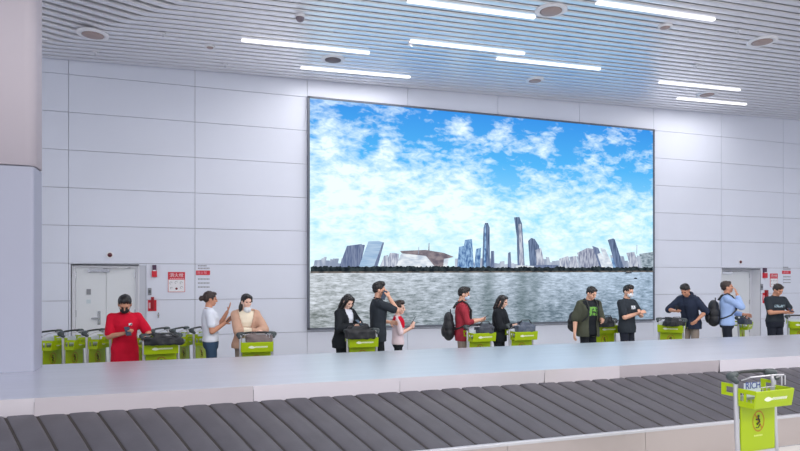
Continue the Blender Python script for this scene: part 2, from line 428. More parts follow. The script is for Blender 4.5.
def nd(t, **k):
    n = nt.nodes.new(t)
    for a, b_ in k.items(): setattr(n, a, b_)
    return n
def mth(op, a, b_=None, clamp=False):
    n = nd('ShaderNodeMath', operation=op); n.use_clamp = clamp
    for i, s in enumerate((a, b_)):
        if s is None: continue
        if isinstance(s, (int, float)): n.inputs[i].default_value = s
        else: nt.links.new(s, n.inputs[i])
    return n.outputs[0]
def mixc(f, a, b_):
    n = nd('ShaderNodeMix', data_type='RGBA')
    for i, s in ((0, f), (6, a), (7, b_)):
        if isinstance(s, (int, float)): n.inputs[i].default_value = s
        elif isinstance(s, tuple): n.inputs[i].default_value = (*srgb(s), 1)
        else: nt.links.new(s, n.inputs[i])
    return n.outputs[2]
tc = nd('ShaderNodeTexCoord'); sep = nd('ShaderNodeSeparateXYZ'); nt.links.new(tc.outputs['Object'], sep.inputs[0])
x_, z_ = sep.outputs[0], sep.outputs[2]
HZL = zh-SZ0
def noise_n(scale, detail, rough, sx, sz, shear=0., dist=0.):
    mp = nd('ShaderNodeMapping'); nt.links.new(tc.outputs['Object'], mp.inputs[0]); mp.inputs['Scale'].default_value = (sx, 1, sz); mp.inputs['Rotation'].default_value = (0, shear, 0)
    n = nd('ShaderNodeTexNoise'); n.inputs['Scale'].default_value = scale; n.inputs['Detail'].default_value = detail; n.inputs['Roughness'].default_value = rough; n.inputs['Distortion'].default_value = dist
    nt.links.new(mp.outputs[0], n.inputs['Vector']); return n.outputs['Fac']
h = mth('DIVIDE', mth('SUBTRACT', z_, HZL), SZ1-SZ0-HZL, True)        # 0 horizon .. 1 top
n1 = noise_n(2.0, 6, .55, .9, 1.9, .45, .4); n2 = noise_n(5.5, 4, .55, .9, 1.8, .5, .5)
at_n = nd('ShaderNodeAttribute', attribute_name='cloud')
hs_ = mth('MULTIPLY', mth('ADD', h, .22), 2.2, True)
dens = mth('ADD', mth('MULTIPLY', hs_, mth('ADD', mth('MULTIPLY', mth('SUBTRACT', n1, .5), 2.6), mth('MULTIPLY', mth('SUBTRACT', n2, .5), 1.9))), mth('ADD', mth('MULTIPLY', at_n.outputs['Fac'], .85), .62))
bias = mth('MULTIPLY', mth('SUBTRACT', 1.0, h), .30)
dens = mth('ADD', mth('SUBTRACT', dens, .26), bias)
cf = mth('MULTIPLY', dens, .85, True)
cr = nd('ShaderNodeValToRGB'); nt.links.new(h, cr.inputs[0]); E_ = cr.color_ramp.elements
E_[0].position = 0; E_[0].color = (*srgb((184, 220, 233)), 1); E_[1].position = 1; E_[1].color = (*srgb((54, 136, 214)), 1)
e = E_.new(.35); e.color = (*srgb((140, 205, 234)), 1); e = E_.new(.7); e.color = (*srgb((76, 166, 226)), 1)
sky = mixc(cf, cr.outputs[0], (221, 238, 244))
# water
wd = mth('DIVIDE', z_, HZL, True)                                      # 1 at horizon .. 0 bottom
r1 = noise_n(3.6, 7, .8, 1.2, 4.2, 0, .3); r2 = noise_n(1.1, 3, .6, 1.0, 1.2)
r3 = noise_n(9, 3, .6, .8, 4.2, 0, .2)
rip = mth('ADD', mth('MULTIPLY', mth('SUBTRACT', mth('ADD', mth('MULTIPLY', r1, .6), mth('MULTIPLY', r3, .4)), .5), 3.4), mth('MULTIPLY', mth('SUBTRACT', r2, .5), .9))
dark = mth('ADD', mth('ADD', rip, mth('MULTIPLY', mth('SUBTRACT', 1.0, wd), .45)), .30, True)
xr = mth('MULTIPLY', mth('ADD', mth('DIVIDE', x_, 8.4), .5, True), .8)
wcol = mixc(dark, mixc(xr, (206, 212, 220), (172, 196, 222)), mixc(xr, (98, 106, 104), (92, 116, 138)))
for tx, wdt, am in ((487, .16, .7), (521, .17, .7), (533, .14, .5), (465, .25, .35)):
    X, _z = atz(tx-20*0, 270, WY)
    g_ = mth('DIVIDE', mth('SUBTRACT', x_, X-cxs), wdt); g_ = mth('POWER', 2.718, mth('MULTIPLY', mth('MULTIPLY', g_, g_), -1.0))
    wcol = mixc(mth('MULTIPLY', mth('MULTIPLY', g_, am), mth('ADD', r1, .3)), wcol, (70, 90, 92))
isw = mth('LESS_THAN', z_, HZL)
final = mixc(isw, sky, wcol)
em = nd('ShaderNodeEmission'); nt.links.new(final, em.inputs[0]); em.inputs[1].default_value = 1.18
out = nd('ShaderNodeOutputMaterial'); nt.links.new(em.outputs[0], out.inputs[0])
disp = obj('display_picture', bm, m, scr)
# skyline shown by the screen: flat shapes of the picture, traced in photo pixels then put on the screen plane
def emis(name, c1, c2=None, sx=14., sz=14., rot=0.):
    m = bpy.data.materials.new(name); m.use_nodes = True; t = m.node_tree; t.nodes.clear()
    e = t.nodes.new('ShaderNodeEmission'); o = t.nodes.new('ShaderNodeOutputMaterial'); t.links.new(e.outputs[0], o.inputs[0]); e.inputs[1].default_value = 1.0
    e.inputs[0].default_value = (*srgb(c1), 1)
    if c2:
        tc = t.nodes.new('ShaderNodeTexCoord'); mp = t.nodes.new('ShaderNodeMapping'); mp.inputs['Scale'].default_value = (sx, 1, sz); mp.inputs['Rotation'].default_value = (0, rot, 0)
        n = t.nodes.new('ShaderNodeTexNoise'); n.inputs['Scale'].default_value = 1; n.inputs['Detail'].default_value = 2
        r = t.nodes.new('ShaderNodeValToRGB'); r.color_ramp.elements[0].position = .38; r.color_ramp.elements[1].position = .62
        r.color_ramp.elements[0].color = (*srgb(c1), 1); r.color_ramp.elements[1].color = (*srgb(c2), 1)
        t.links.new(tc.outputs['Object'], mp.inputs[0]); t.links.new(mp.outputs[0], n.inputs[0]); t.links.new(n.outputs['Fac'], r.inputs[0]); t.links.new(r.outputs[0], e.inputs[0])
    return m
layer = [0]
def poly(name, lst, m):
    layer[0] += 1; b = bmesh.new()
    for pts in lst:
        v = []
        for px, py in pts:
            X, Z = atz(px, py+1.9, WY-.08); v.append(b.verts.new(loc_s(X, Z, .0006*layer[0])))
        b.faces.new(v)
    me = bpy.data.meshes.new(name); b.normal_update(); b.to_mesh(me); b.free()
    return mesh_obj(name, me, m, disp)
B0 = 267
haze = emis('far_haze', (140, 152, 176), (184, 194, 210), 7, 2)
random.seed(3)
far = []
def rowb(x0, x1, h0, h1, wmin=2.2, wmax=5, lean=0):
    x = x0
    while x < x1:
        ww = random.uniform(wmin, wmax); hh = random.uniform(h0, h1); l = lean*hh/20
        far.append([(x, B0), (x+ww, B0), (x+ww+l, B0-hh), (x+l, B0-hh-random.uniform(-.8, .8))]); x += ww*.95
rowb(313, 342, 5, 12, lean=4); rowb(455, 500, 4, 11); rowb(500, 560, 3, 8); rowb(545, 652, 6, 14, lean=-5)
poly('far_buildings', far, haze)
gl = emis('tower_grey', (92, 106, 140), (128, 140, 168), 30, 4); gl2 = emis('tower_pale', (150, 180, 212), (176, 200, 224), 3, 30); dkb = emis('tower_dark', (72, 88, 118), (116, 134, 166), 28, 3)
pale = emis('block_pale', (130, 138, 164), (204, 210, 222), 26, 5); bluet = emis('tower_blue', (74, 108, 158), (150, 186, 222), 24, 10)
wh = emis('hall_white', (186, 198, 214), (232, 238, 244), 5, 12); br = emis('hall_brown', (104, 98, 110), (146, 136, 142), 6, 10)
poly('tower', [[(338.5, B0), (347, 244), (362, 242), (352, B0)], [(352.5, B0), (358, 242.5), (365, 243), (360, B0)]], gl)
poly('tower', [[(358, B0), (368.5, 239.5), (379, 239), (384, 240.5), (374, B0)]], gl2)
poly('tower', [[(373, B0), (382.8, 240.3), (384.2, 240.8), (377, B0)]], gl)
poly('apartment_block', [[(379, B0), (384, 254), (388, 253), (386, B0)], [(383, B0), (390, 251), (394, 251), (393, B0)], [(390, B0), (394, 251), (399, 252), (398, B0)]], pale)
poly('concert_hall', [[(395, 268), (401, 252), (424, 249), (430, 256), (437, 268)]], wh)
poly('concert_hall', [[(400, 249), (426, 248), (444, 251), (454, 255), (446, 257), (444, 266), (436, 266), (426, 254), (402, 251.5)], [(428.3, 249), (428.8, 241), (429.4, 241), (429.4, 249)]], br)
poly('concert_hall', [[(443, 266), (444, 257), (449, 256), (447, 266)]], wh)
poly('tower', [[(457, B0), (459, 245), (464, 244), (465, 238), (472, 237), (474, B0)], [(474, B0), (476, 247), (481, 246), (480, B0)]], bluet)
poly('tower', [[(482, B0), (483.5, 226), (485, 221), (488, 221), (489.6, 226), (490, B0)]], dkb)
poly('tower', [[(483.4, B0), (484.8, 224), (486, 222), (486.2, B0)]], bluet)
poly('tower', [[(490, B0), (491, 249), (494, 249), (494.5, B0)], [(507.5, B0), (508, 251), (510.5, 250), (511.5, B0)]], gl)
poly('tower', [[(517.5, B0), (516.8, 235), (514, 215.5), (519.3, 215), (522, 222), (524.8, B0)]], dkb)
poly('tower', [[(519.4, B0), (518.5, 222), (521, 222), (524, B0)]], pale)
poly('tower', [[(530, B0), (528, 239), (531, 236), (534.5, 237), (539, 244), (541, B0)]], dkb)
poly('tower', [[(536.5, B0), (535.5, 248), (541, 246), (545.5, B0)]], pale)
poly('podium', [[(515, 267.5), (516, 263.5), (534, 264), (534, 267.5)]], wh)
poly('podium', [[(534, 267.5), (535, 263), (558, 263), (559, 267.5)]], gl)
poly('apartment_block', [[(560, B0), (559, 257), (568, 254), (572, B0)], [(572, B0), (569, 255), (576, 254), (579, B0)]], pale)
poly('apartment_block', [[(581, B0), (577, 251), (587, 246), (594, 247), (600, B0)]], emis('block_grey', (116, 122, 148), (184, 190, 206), 26, 6))
poly('apartment_block', [[(600, B0), (592, 244), (598, 246), (607, B0)]], gl)
poly('apartment_block', [[(602, B0), (597, 252), (601, 251), (608, B0)], [(607, B0), (600, 246), (605, 247), (614, B0)]], wh)
poly('tower', [[(613, B0), (611, 256), (618, 255), (621, B0)]], bluet)
poly('tower', [[(616, B0), (607.5, 238), (613, 236.5), (614.5, 237.5), (624, B0)]], dkb)
poly('apartment_block', [[(631, B0), (626, 251), (634, 250), (640, B0)]], pale)
poly('apartment_block', [[(642, B0), (639, 252), (653.5, 250), (653.5, B0)]], emis('block_slate', (112, 128, 140), (176, 190, 202), 8, 22))
for cx_, ty in ((418, 245), (636, 243)):
    poly('crane', [[(cx_, 252), (cx_+.4, ty), (cx_+.9, ty), (cx_+.6, 252)]], haze)
# tree band and embankment
b = []; x = 310.5
top = []
while x < 653.6:
    top.append((x, 266.3-random.uniform(0, 1.6)-(1.0 if x < 460 else 0)-(.8 if 460 < x and x % 37 < 9 else 0))); x += 1.3
pts = [(310.2, 270.5)]+[(p[0], p[1]) for p in top]+[(653.7, 269.0)]
strip = [[(a[0], 269.8), a, b_, (b_[0], 269.8)] for a, b_ in zip(top, top[1:])]
poly('tree_band', strip, emis('trees_shown', (26, 34, 42), (56, 66, 70), 10, 10))
poly('embankment', [[(310.3, 269.6), (653.7, 268.9), (653.7, 270.2), (310.3, 271.2)]], emis('bank_shown', (70, 70, 70), (120, 112, 106), 6, 2))
poly('boat', [[(633, 277), (637, 277.2), (636.5, 276), (634.6, 275.5)], [(624, 271.6), (632, 271.4), (631, 270.4), (626, 270.4)]], emis('boat_shown', (40, 44, 54)))

# ------------------------------------------------------------------ wall signs and fittings
def sign(name, px0, py0, px1, py1, lb, cat, th=.012):
    X0_, Z1_ = atz(px0, py0, WY); X1_, Z0_ = atz(px1, py1, WY)
    r = tag(empty(name, ((X0_+X1_)/2, WY, Z0_)), lb, cat)
    return r, X1_-X0_, Z1_-Z0_
def plate(r, name, x0, x1, z0, z1, m, d=.012, d0=0.):
    b = bmesh.new(); box(b, x0, x1, -d, -d0, z0, z1); return obj(name, b, m, r)
def hydrant_sign(a, b_, c_, d_, lb):
    r, w_, h_ = sign('instruction_sign', a, b_, c_, d_, lb, 'sign')
    plate(r, 'backing', -w_/2, w_/2, 0, h_, red_m, .008)
    plate(r, 'lower_panel', -w_/2+.008, w_/2-.008, .008, h_*.62, white_m, .010, .002)
    place_text('lettering', '消火栓', w_*.28, white_m, r, (0, -.0095, h_*.83))
    lo_ = bmesh.new()
    for k in range(7):
        xx = -w_*.4+k*w_*.125; box(lo_, xx, xx+w_*.09, -.0095, -.0085, h_*.655, h_*.69)
    obj('small_lettering', lo_, mat('pink_ink', (240, 190, 200), .5), r)
    for k, (fx, fz, s_) in enumerate(((-.33, .45, .05), (-.02, .48, .05), (.28, .46, .05), (-.3, .2, .04), (.3, .22, .05))):
        lo_ = bmesh.new(); tube(lo_, [(fx*w_+s_*w_*math.cos(q*PI/4)*1.5, -.0105, fz*h_+s_*w_*1.5*math.sin(q*PI/4)) for q in range(7)], .004, 5); obj('pictogram', lo_, grey_ink, r)
    lo_ = bmesh.new(); ell(lo_, (.0, -.0105, .17*h_), (.022, .002, .022)); obj('pictogram', lo_, mat('dark_red', (110, 20, 40), .5), r)
hydrant_sign(168, 272, 185, 292, 'red and white pictogram sign on the wall left of the white tee woman')
hydrant_sign(770, 273.5, 777.5, 287, 'red and white pictogram sign right of the single door')
def band_sign(a, b_, c_, d_, lb):
    r, w_, h_ = sign('wall_lettering', a, b_, c_, d_, lb, 'sign')
    plate(r, 'red_band', -w_/2, w_/2, h_*.56, h_*.74, red_m, .006)
    place_text('band_lettering', '消火栓', h_*.13, mat('pink_ink2', (238, 170, 185), .5), r, (-.02, -.0072, h_*.65))
    for zf, wf in ((.93, .55), (.83, .8), (.40, .82), (.24, .8), (.08, .8)):
        b = bmesh.new(); x = -w_*.36
        while x < -w_*.36+w_*wf: box(b, x, x+.018, -.003, -.0005, h_*zf-.012, h_*zf+.012); x += .027
        obj('text_line', b, grey_ink, r)
band_sign(196, 264, 210, 289, 'grey lettering with one red band above the white tee woman')
band_sign(782, 266, 790.5, 284, 'grey lettering with a red band above the rightmost man')
# alarm (strobe) and call point
def alarm(a, b_, c_, d_, lb):
    r, w_, h_ = sign('fire_alarm', a, b_, c_, d_, lb, 'alarm')
    plate(r, 'housing', -w_/2, w_/2, 0, h_*.52, red_m, .05); plate(r, 'lens', -w_*.4, w_*.4, h_*.52, h_, mat('alarm_dark', (70, 34, 70), .3), .04)
    plate(r, 'label_strip', -w_*.3, w_*.3, h_*.5, h_*.58, white_m, .052)
alarm(152, 265, 157, 277, 'small red fire alarm at upper right of the double door'); alarm(762.5, 268, 766, 278, 'small red fire alarm at upper right of the single door')
r, w_, h_ = sign('wall_switch', 148, 288, 151.5, 295, 'grey access switch beside the double door', 'switch')
plate(r, 'body', -w_/2, w_/2, 0, h_, grey_ink, .02); plate(r, 'button', -w_*.3, w_*.3, h_*.3, h_*.7, mat('switch_dark', (80, 84, 96), .4), .026)
r, w_, h_ = sign('wall_switch', 760.2, 284, 762.4, 290, 'grey access switch beside the single door', 'switch')
plate(r, 'body', -w_/2, w_/2, 0, h_, grey_ink, .02); plate(r, 'button', -w_*.3, w_*.3, h_*.3, h_*.7, mat('switch_dark', (80, 84, 96), .4), .026)
def callpoint(a, b_, c_, d_, lb):
    r, w_, h_ = sign('fire_call_point', a, b_, c_, d_, lb, 'fire alarm')
    plate(r, 'back_plate', -w_/2, w_/2, 0, h_*.78, red_m, .012); plate(r, 'button_box', -w_*.12, w_*.22, h_*.12, h_, mat('deep_red', (150, 14, 30), .4), .06)
    plate(r, 'label_strip', -w_*.42, -w_*.2, h_*.2, h_*.6, mat('pink_ink', (240, 190, 200), .5), .014)
callpoint(148, 297, 156.5, 311, 'red fire call point on the wall beside the double door'); callpoint(762.5, 290, 768, 303, 'red fire call point right of the single door')
for px, py, lb in ((110, 255, 'round exit light dot on the wall above the double door'), (740, 262, 'round dark dot fitting above the single door')):
    X, Z = atz(px, py, WY); r = tag(empty('door_indicator', (X, WY, Z)), lb, 'indicator')
    b = bmesh.new(); cyl(b, (0, 0, 0), (0, -.02, 0), .06, 20); obj('rim', b, white_m, r)
    b = bmesh.new(); ell(b, (0, -.02, 0), (.04, .03, .04)); obj('lens', b, mat('lens_dark', (90, 24, 40), .3), r, smooth=True)
b = bmesh.new(); X, Z = atz(158.5, 315, WY); cyl(b, (0, 0, 0), (0, -.03, 0), .02, 12); box(b, -.012, .012, -.035, -.02, -.05, .05)
tag(o_ := obj('cabinet_latch', b, steel), 'small steel latch on the wall panel right of the fire call point', 'latch'); o_.location = (X, WY, Z)

# ------------------------------------------------------------------ luggage trolleys
def make_trolley(bag=False):
    r = empty('luggage_trolley', (0, 0, 0))
    HW = .225
    for s in (-1, 1):
        b = bmesh.new(); tube(b, [(.02, s*HW, .10), (-.005, s*HW, .5), (-.02, s*HW, .93), (-.035, s*HW, .985)], .019, 8); obj('upright', b, silver, r, smooth=True)
    b = bmesh.new(); tube(b, [(-.05, s_*.01, 1.005) if 0 else p for s_, p in ((0, (-.05, -.25, 1.005)), (0, (-.07, -.1, 1.015)), (0, (-.07, .1, 1.015)), (0, (-.05, .25, 1.005)))], .014, 8); obj('handle_bar', b, black_p, r, smooth=True)
    for s in (-1, 1):
        b = bmesh.new(); capsule(b, (-.055, s*.19, 1.0), (-.045, s*.25, .99), .030, .036); capsule(b, (-.045, s*.25, .985), (.0, s*.24, .955), .03, .022)
        obj('grip', b, mat('grip_grey', (62, 72, 76), .5), r, smooth=True)
    b = bmesh.new(); tube(b, [(.02, -HW+.02, .965), (.09, -HW+.03, 1.0), (.12, 0, 1.01), (.09, HW-.03, 1.0), (.02, HW-.02, .965)], .006, 6); tube(b, [(.12, .13, 1.005), (.12, .13, .92)], .005, 6); tube(b, [(.12, .17, 1.0), (.12, .17, .92)], .005, 6)
    obj('clip_frame', b, silver, r)
    # main lime panel with no-riding mark
    b = bmesh.new(); box(b, -.004, .012, -HW+.025, HW-.025, .37, .80)
    p = obj('back_panel', b, lime, r, bevel=.006)
    b = bmesh.new(); N = 28
    def circ(rad, x): return [Vector((x, rad*.8*math.cos(2*PI*k/N), .615+rad*math.sin(2*PI*k/N))) for k in range(N)]
    o1 = circ(.088, .0135); i1 = circ(.076, .0135)
    vo = [b.verts.new(q) for q in o1]; vi = [b.verts.new(q) for q in i1]
    for k in range(N): b.faces.new((vo[k], vo[(k+1)%N], vi[(k+1)%N], vi[k]))
    box(b, .013, .0142, -.006, .006, .54, .69, Matrix.Translation((0, 0, .615)) @ Matrix.Rotation(.6, 4, 'X') @ Matrix.Translation((0, 0, -.615)))
    obj('prohibition_mark', b, mat('mark_orange', (176, 120, 20), .5), p)
    b = bmesh.new(); ell(b, (.014, .0, .655), (.002, .013, .014)); tube(b, [(.014, -.005, .64), (.014, .012, .61), (.014, -.02, .59)], .008, 6); tube(b, [(.014, .012, .628), (.014, -.03, .63)], .006, 6); tube(b, [(.014, .02, .59), (.014, -.005, .56), (.014, -.03, .565)], .004, 6)
    obj('mark_figure', b, mat('ink_dark', (50, 52, 20), .5), p)
    b = bmesh.new()
    for k in range(6): box(b, .0125, .0135, -.05+k*.017, -.038+k*.017, .49, .503)
    obj('small_lettering', b, mat('pale_lime', (216, 232, 130), .5), p)
    b = bmesh.new(); box(b, -.01, .012, -HW+.02, HW-.02, .345, .37); obj('cross_bar', b, silver, r)
    b = bmesh.new(); box(b, -.01, .01, -HW+.02, HW-.02, .80, .835); obj('cross_bar', b, silver, r)
    # basket
    b = bmesh.new(); M = Matrix.Translation((.13, 0, .755)) @ Matrix.Rotation(.16, 4, 'Y')
    box(b, 0, .012, -.222, .222, 0, .145, M); fp = obj('basket_front', b, lime, r, bevel=.006)
    for s in (-1, 1):
        b = bmesh.new(); ya, yb_ = s*.216-.004, s*.216+.004
        box(b, .0, .14, ya, yb_, .755, .80); box(b, .0, .155, ya, yb_, .865, .90); box(b, .05, .07, ya, yb_, .795, .87); box(b, .0, .015, ya, yb_, .795, .87)
        obj('basket_side', b, lime, r)
        b = bmesh.new(); box(b, -.14, -.10, s*.235-.006, s*.235+.006, .83, .93); box(b, -.10, -.03, s*.235-.006, s*.235+.006, .905, .93); box(b, -.10, -.03, s*.235-.006, s*.235+.006, .83, .855); obj('rear_flap', b, lime, r)
    b = bmesh.new()
    for k in range(9): xx = -.19+k*.0475; tube(b, [(.015, xx, .89), (.02, xx, .77), (.13, xx, .765)], .003, 5)
    for k in range(3): tube(b, [(.04+.03*k, -.2, .767), (.04+.03*k, .2, .767)], .003, 5)
    tube(b, [(.015, -.2, .89), (.015, .2, .89)], .004, 5)
    obj('basket_wires', b, silver, r)
    b = bmesh.new(); lg = []
    up = [(-.12+.0105*k, .078+.026*math.sin(k/9*PI)*(1-k/14)) for k in range(10)]; dn = [(-.12+.0105*k, .070-.014*math.sin(k/9*PI)) for k in range(10)]
    for j in range(9):
        b.faces.new([b.verts.new(M @ Vector((.0135, q[0], q[1]))) for q in (dn[j], dn[j+1], up[j+1], up[j])])
    x = -.03
    while x < .14: b.faces.new([b.verts.new(M @ Vector((.0135, q[0], q[1]))) for q in ((x, .066), (x+.009, .066), (x+.012, .088), (x+.003, .088))]); x += .0125
    obj('logo', b, mat('logo_white', (240, 246, 225), .5), fp)
    b = bmesh.new(); box(b, .04, .048, -.205, -.02, .83, .945); obj('advert_card', b, mat('card_white', (214, 222, 236), .4), r)
    # deck
    b = bmesh.new()
    tube(b, [(-.03, -HW, .14), (.35, -HW+.01, .12), (.80, -.16, .14), (.84, -.08, .22), (.84, .08, .22), (.80, .16, .14), (.35, HW-.01, .12), (-.03, HW, .14)], .016, 8)
    for k in range(5): tube(b, [(.08+.15*k, -HW+.02+.012*k, .13), (.08+.15*k, HW-.02-.012*k, .13)], .010, 6)
    obj('deck_frame', b, silver, r, smooth=True)
    for nm, (wx, wy, rr) in zip(('rear_wheel', 'rear_wheel', 'front_wheel'), ((0, -.22, .09), (0, .22, .09), (.72, 0, .065))):
        b = bmesh.new(); cyl(b, (wx, wy-.018, rr), (wx, wy+.018, rr), rr, 20); obj(nm, b, black_p, r, bevel=.006)
        b = bmesh.new(); box(b, wx-.015, wx+.015, wy-.03, wy+.03, rr, .14); obj('wheel_fork', b, silver, r)
    return r
def kids(o): return [c for c in bpy.data.objects if c.parent == o]
def copy_tree(o, parent=None):
    c = o.copy(); C.objects.link(c); c.parent = parent
    for ch in kids(o): copy_tree(ch, c)
    return c
proto = make_trolley(); used = [False]
def trolley(x, y, rz, label, group=None):
    if used[0]: t = copy_tree(proto)
    else: t = proto; used[0] = True
    t.location = (x, y, 0); t.rotation_euler = (0, 0, rz); tag(t, label, 'luggage trolley', group); return t
# foreground
TX, TY = at(757, 3.79), 3.79
tf = trolley(TX, TY, math.radians(-86.4), 'near lime green luggage trolley standing in front of the carousel belt', None)
# nested row at the left wall
gl_ = 'nested trolleys parked along the wall'
row = [(50, 'first of the parked trolleys, half hidden by the column'), (72, 'second parked trolley counted from the column'), (95, 'third parked trolley, just left of the red polo man'),
       (118, 'parked trolley behind the red polo man'), (140, 'parked trolley just behind the red polo man\'s own trolley'), (161, 'third parked trolley left of the white tee woman'), (181, 'second parked trolley left of the white tee woman'), (199, 'parked trolley touching the white tee woman, last of the row')]
for px, lb in row: trolley(at(px+2, 10.0), 10.0, math.radians(-90+66), lb, gl_)
g2 = 'trolleys pushed by waiting passengers'
TR = [(161, 8.95, -86, 'lime basket trolley in front of the red polo man, black bag on it'), (257, 8.75, -92, 'lime basket trolley in front of the beige jacket woman'),
      (363, 8.85, -94, 'lime basket trolley between the black coat woman and the man on the phone'), (481, 9.0, -84, 'lime basket trolley right of the brick red shirt man'),
      (523, 9.0, -88, 'lime basket trolley under a blue grey bag, right of the long haired woman in black'), (606, 9.62, -100, 'lime basket trolley half hidden behind the olive shirt man'),
      (673, 9.3, -142, 'lime basket trolley in front of the bending navy hoodie man'), (744, 9.4, -60, 'lime basket trolley mostly hidden behind the light blue shirt man'), (803, 9.2, -132, 'lime basket trolley cut off by the right edge of the photo')]
for px, Y, dg_, lb in TR: trolley(at(px, Y), Y+.05, math.radians(dg_), lb, g2)

cd = [c for c in kids(tf) if c.name.startswith('advert_card')][0]
place_text('card_lettering', 'RICH', .078, mat('ink_blue', (30, 60, 150), .4), cd, (.0515, -.112, .922), (PI/2, 0, PI/2))
# ------------------------------------------------------------------ people
def skin(n, c): return mat(n, c, .55, 0, spec=.35)
SK = skin('skin_warm', (222, 172, 148)); SK2 = skin('skin_tan', (204, 148, 122)); SK3 = skin('skin_pale', (232, 190, 172))
hair_b = mat('hair_black', (30, 27, 30), .45, bump=.5, bscale=60, stretch=(1, 1, .3)); hair_br = mat('hair_brown', (52, 38, 36), .45, bump=.5, bscale=60, stretch=(1, 1, .3))
eye_m = mat('eye_dark', (24, 20, 20), .25)
def cloth(n, c, var=.08): return mat(n, c, .8, 0, bump=.35, bscale=9, var=var, vscale=6, spec=.2)
def speckle(name, c1, c2, sc_, thr=.5, st=(1, 1, 1)):
    m = mat(name, c1, .7); nt_ = m.node_tree
    tc_ = nt_.nodes.new('ShaderNodeTexCoord'); mp_ = nt_.nodes.new('ShaderNodeMapping'); mp_.inputs['Scale'].default_value = st
    n_ = nt_.nodes.new('ShaderNodeTexNoise'); n_.inputs['Scale'].default_value = sc_; n_.inputs['Detail'].default_value = 2
    r_ = nt_.nodes.new('ShaderNodeValToRGB'); r_.color_ramp.elements[0].position = thr-.03; r_.color_ramp.elements[1].position = thr+.03
    r_.color_ramp.elements[0].color = (*srgb(c2), 1); r_.color_ramp.elements[1].color = (*srgb(c1), 1)
    nt_.links.new(tc_.outputs['Object'], mp_.inputs[0]); nt_.links.new(mp_.outputs[0], n_.inputs[0]); nt_.links.new(n_.outputs['Fac'], r_.inputs[0]); nt_.links.new(r_.outputs[0], nt_.nodes['Principled BSDF'].inputs['Base Color'])
    return m
def hand(bm, wrist, d, nrm, side, curl=.6, s=1.0):
    d = d.normalized(); nrm = (nrm-d*nrm.dot(d)).normalized(); sd = d.cross(nrm).normalized()*side   # sd : towards thumb
    for q in (-.026, -.009, .009, .026): capsule(bm, wrist+sd*q*.5*s, wrist+d*.085*s+sd*q*s, .014*s, .012*s, 8)
    for q, L in ((-.030, .062), (-.010, .076), (.010, .080), (.030, .072)):
        p = wrist+d*.088*s+sd*q*s; a = curl; r = .0092*s
        for seg, fr in enumerate((.45, .32, .25)):
            a_ = curl*(.5+seg*.65); dd = d*math.cos(a_)+nrm*math.sin(a_); q2 = p+dd*L*fr*s; capsule(bm, p, q2, r, r*.92, 8); p = q2; r *= .93
    p = wrist+d*.025*s+sd*.026*s; q2 = p+(d*.6+sd*.7+nrm*.35).normalized()*.042*s; capsule(bm, p, q2, .012*s, .0105*s, 8)
    q3 = q2+(d*.85+sd*.1+nrm*.6).normalized()*.032*s; capsule(bm, q2, q3, .0105*s, .009*s, 8)
    return wrist+d*.09*s+nrm*.02*s
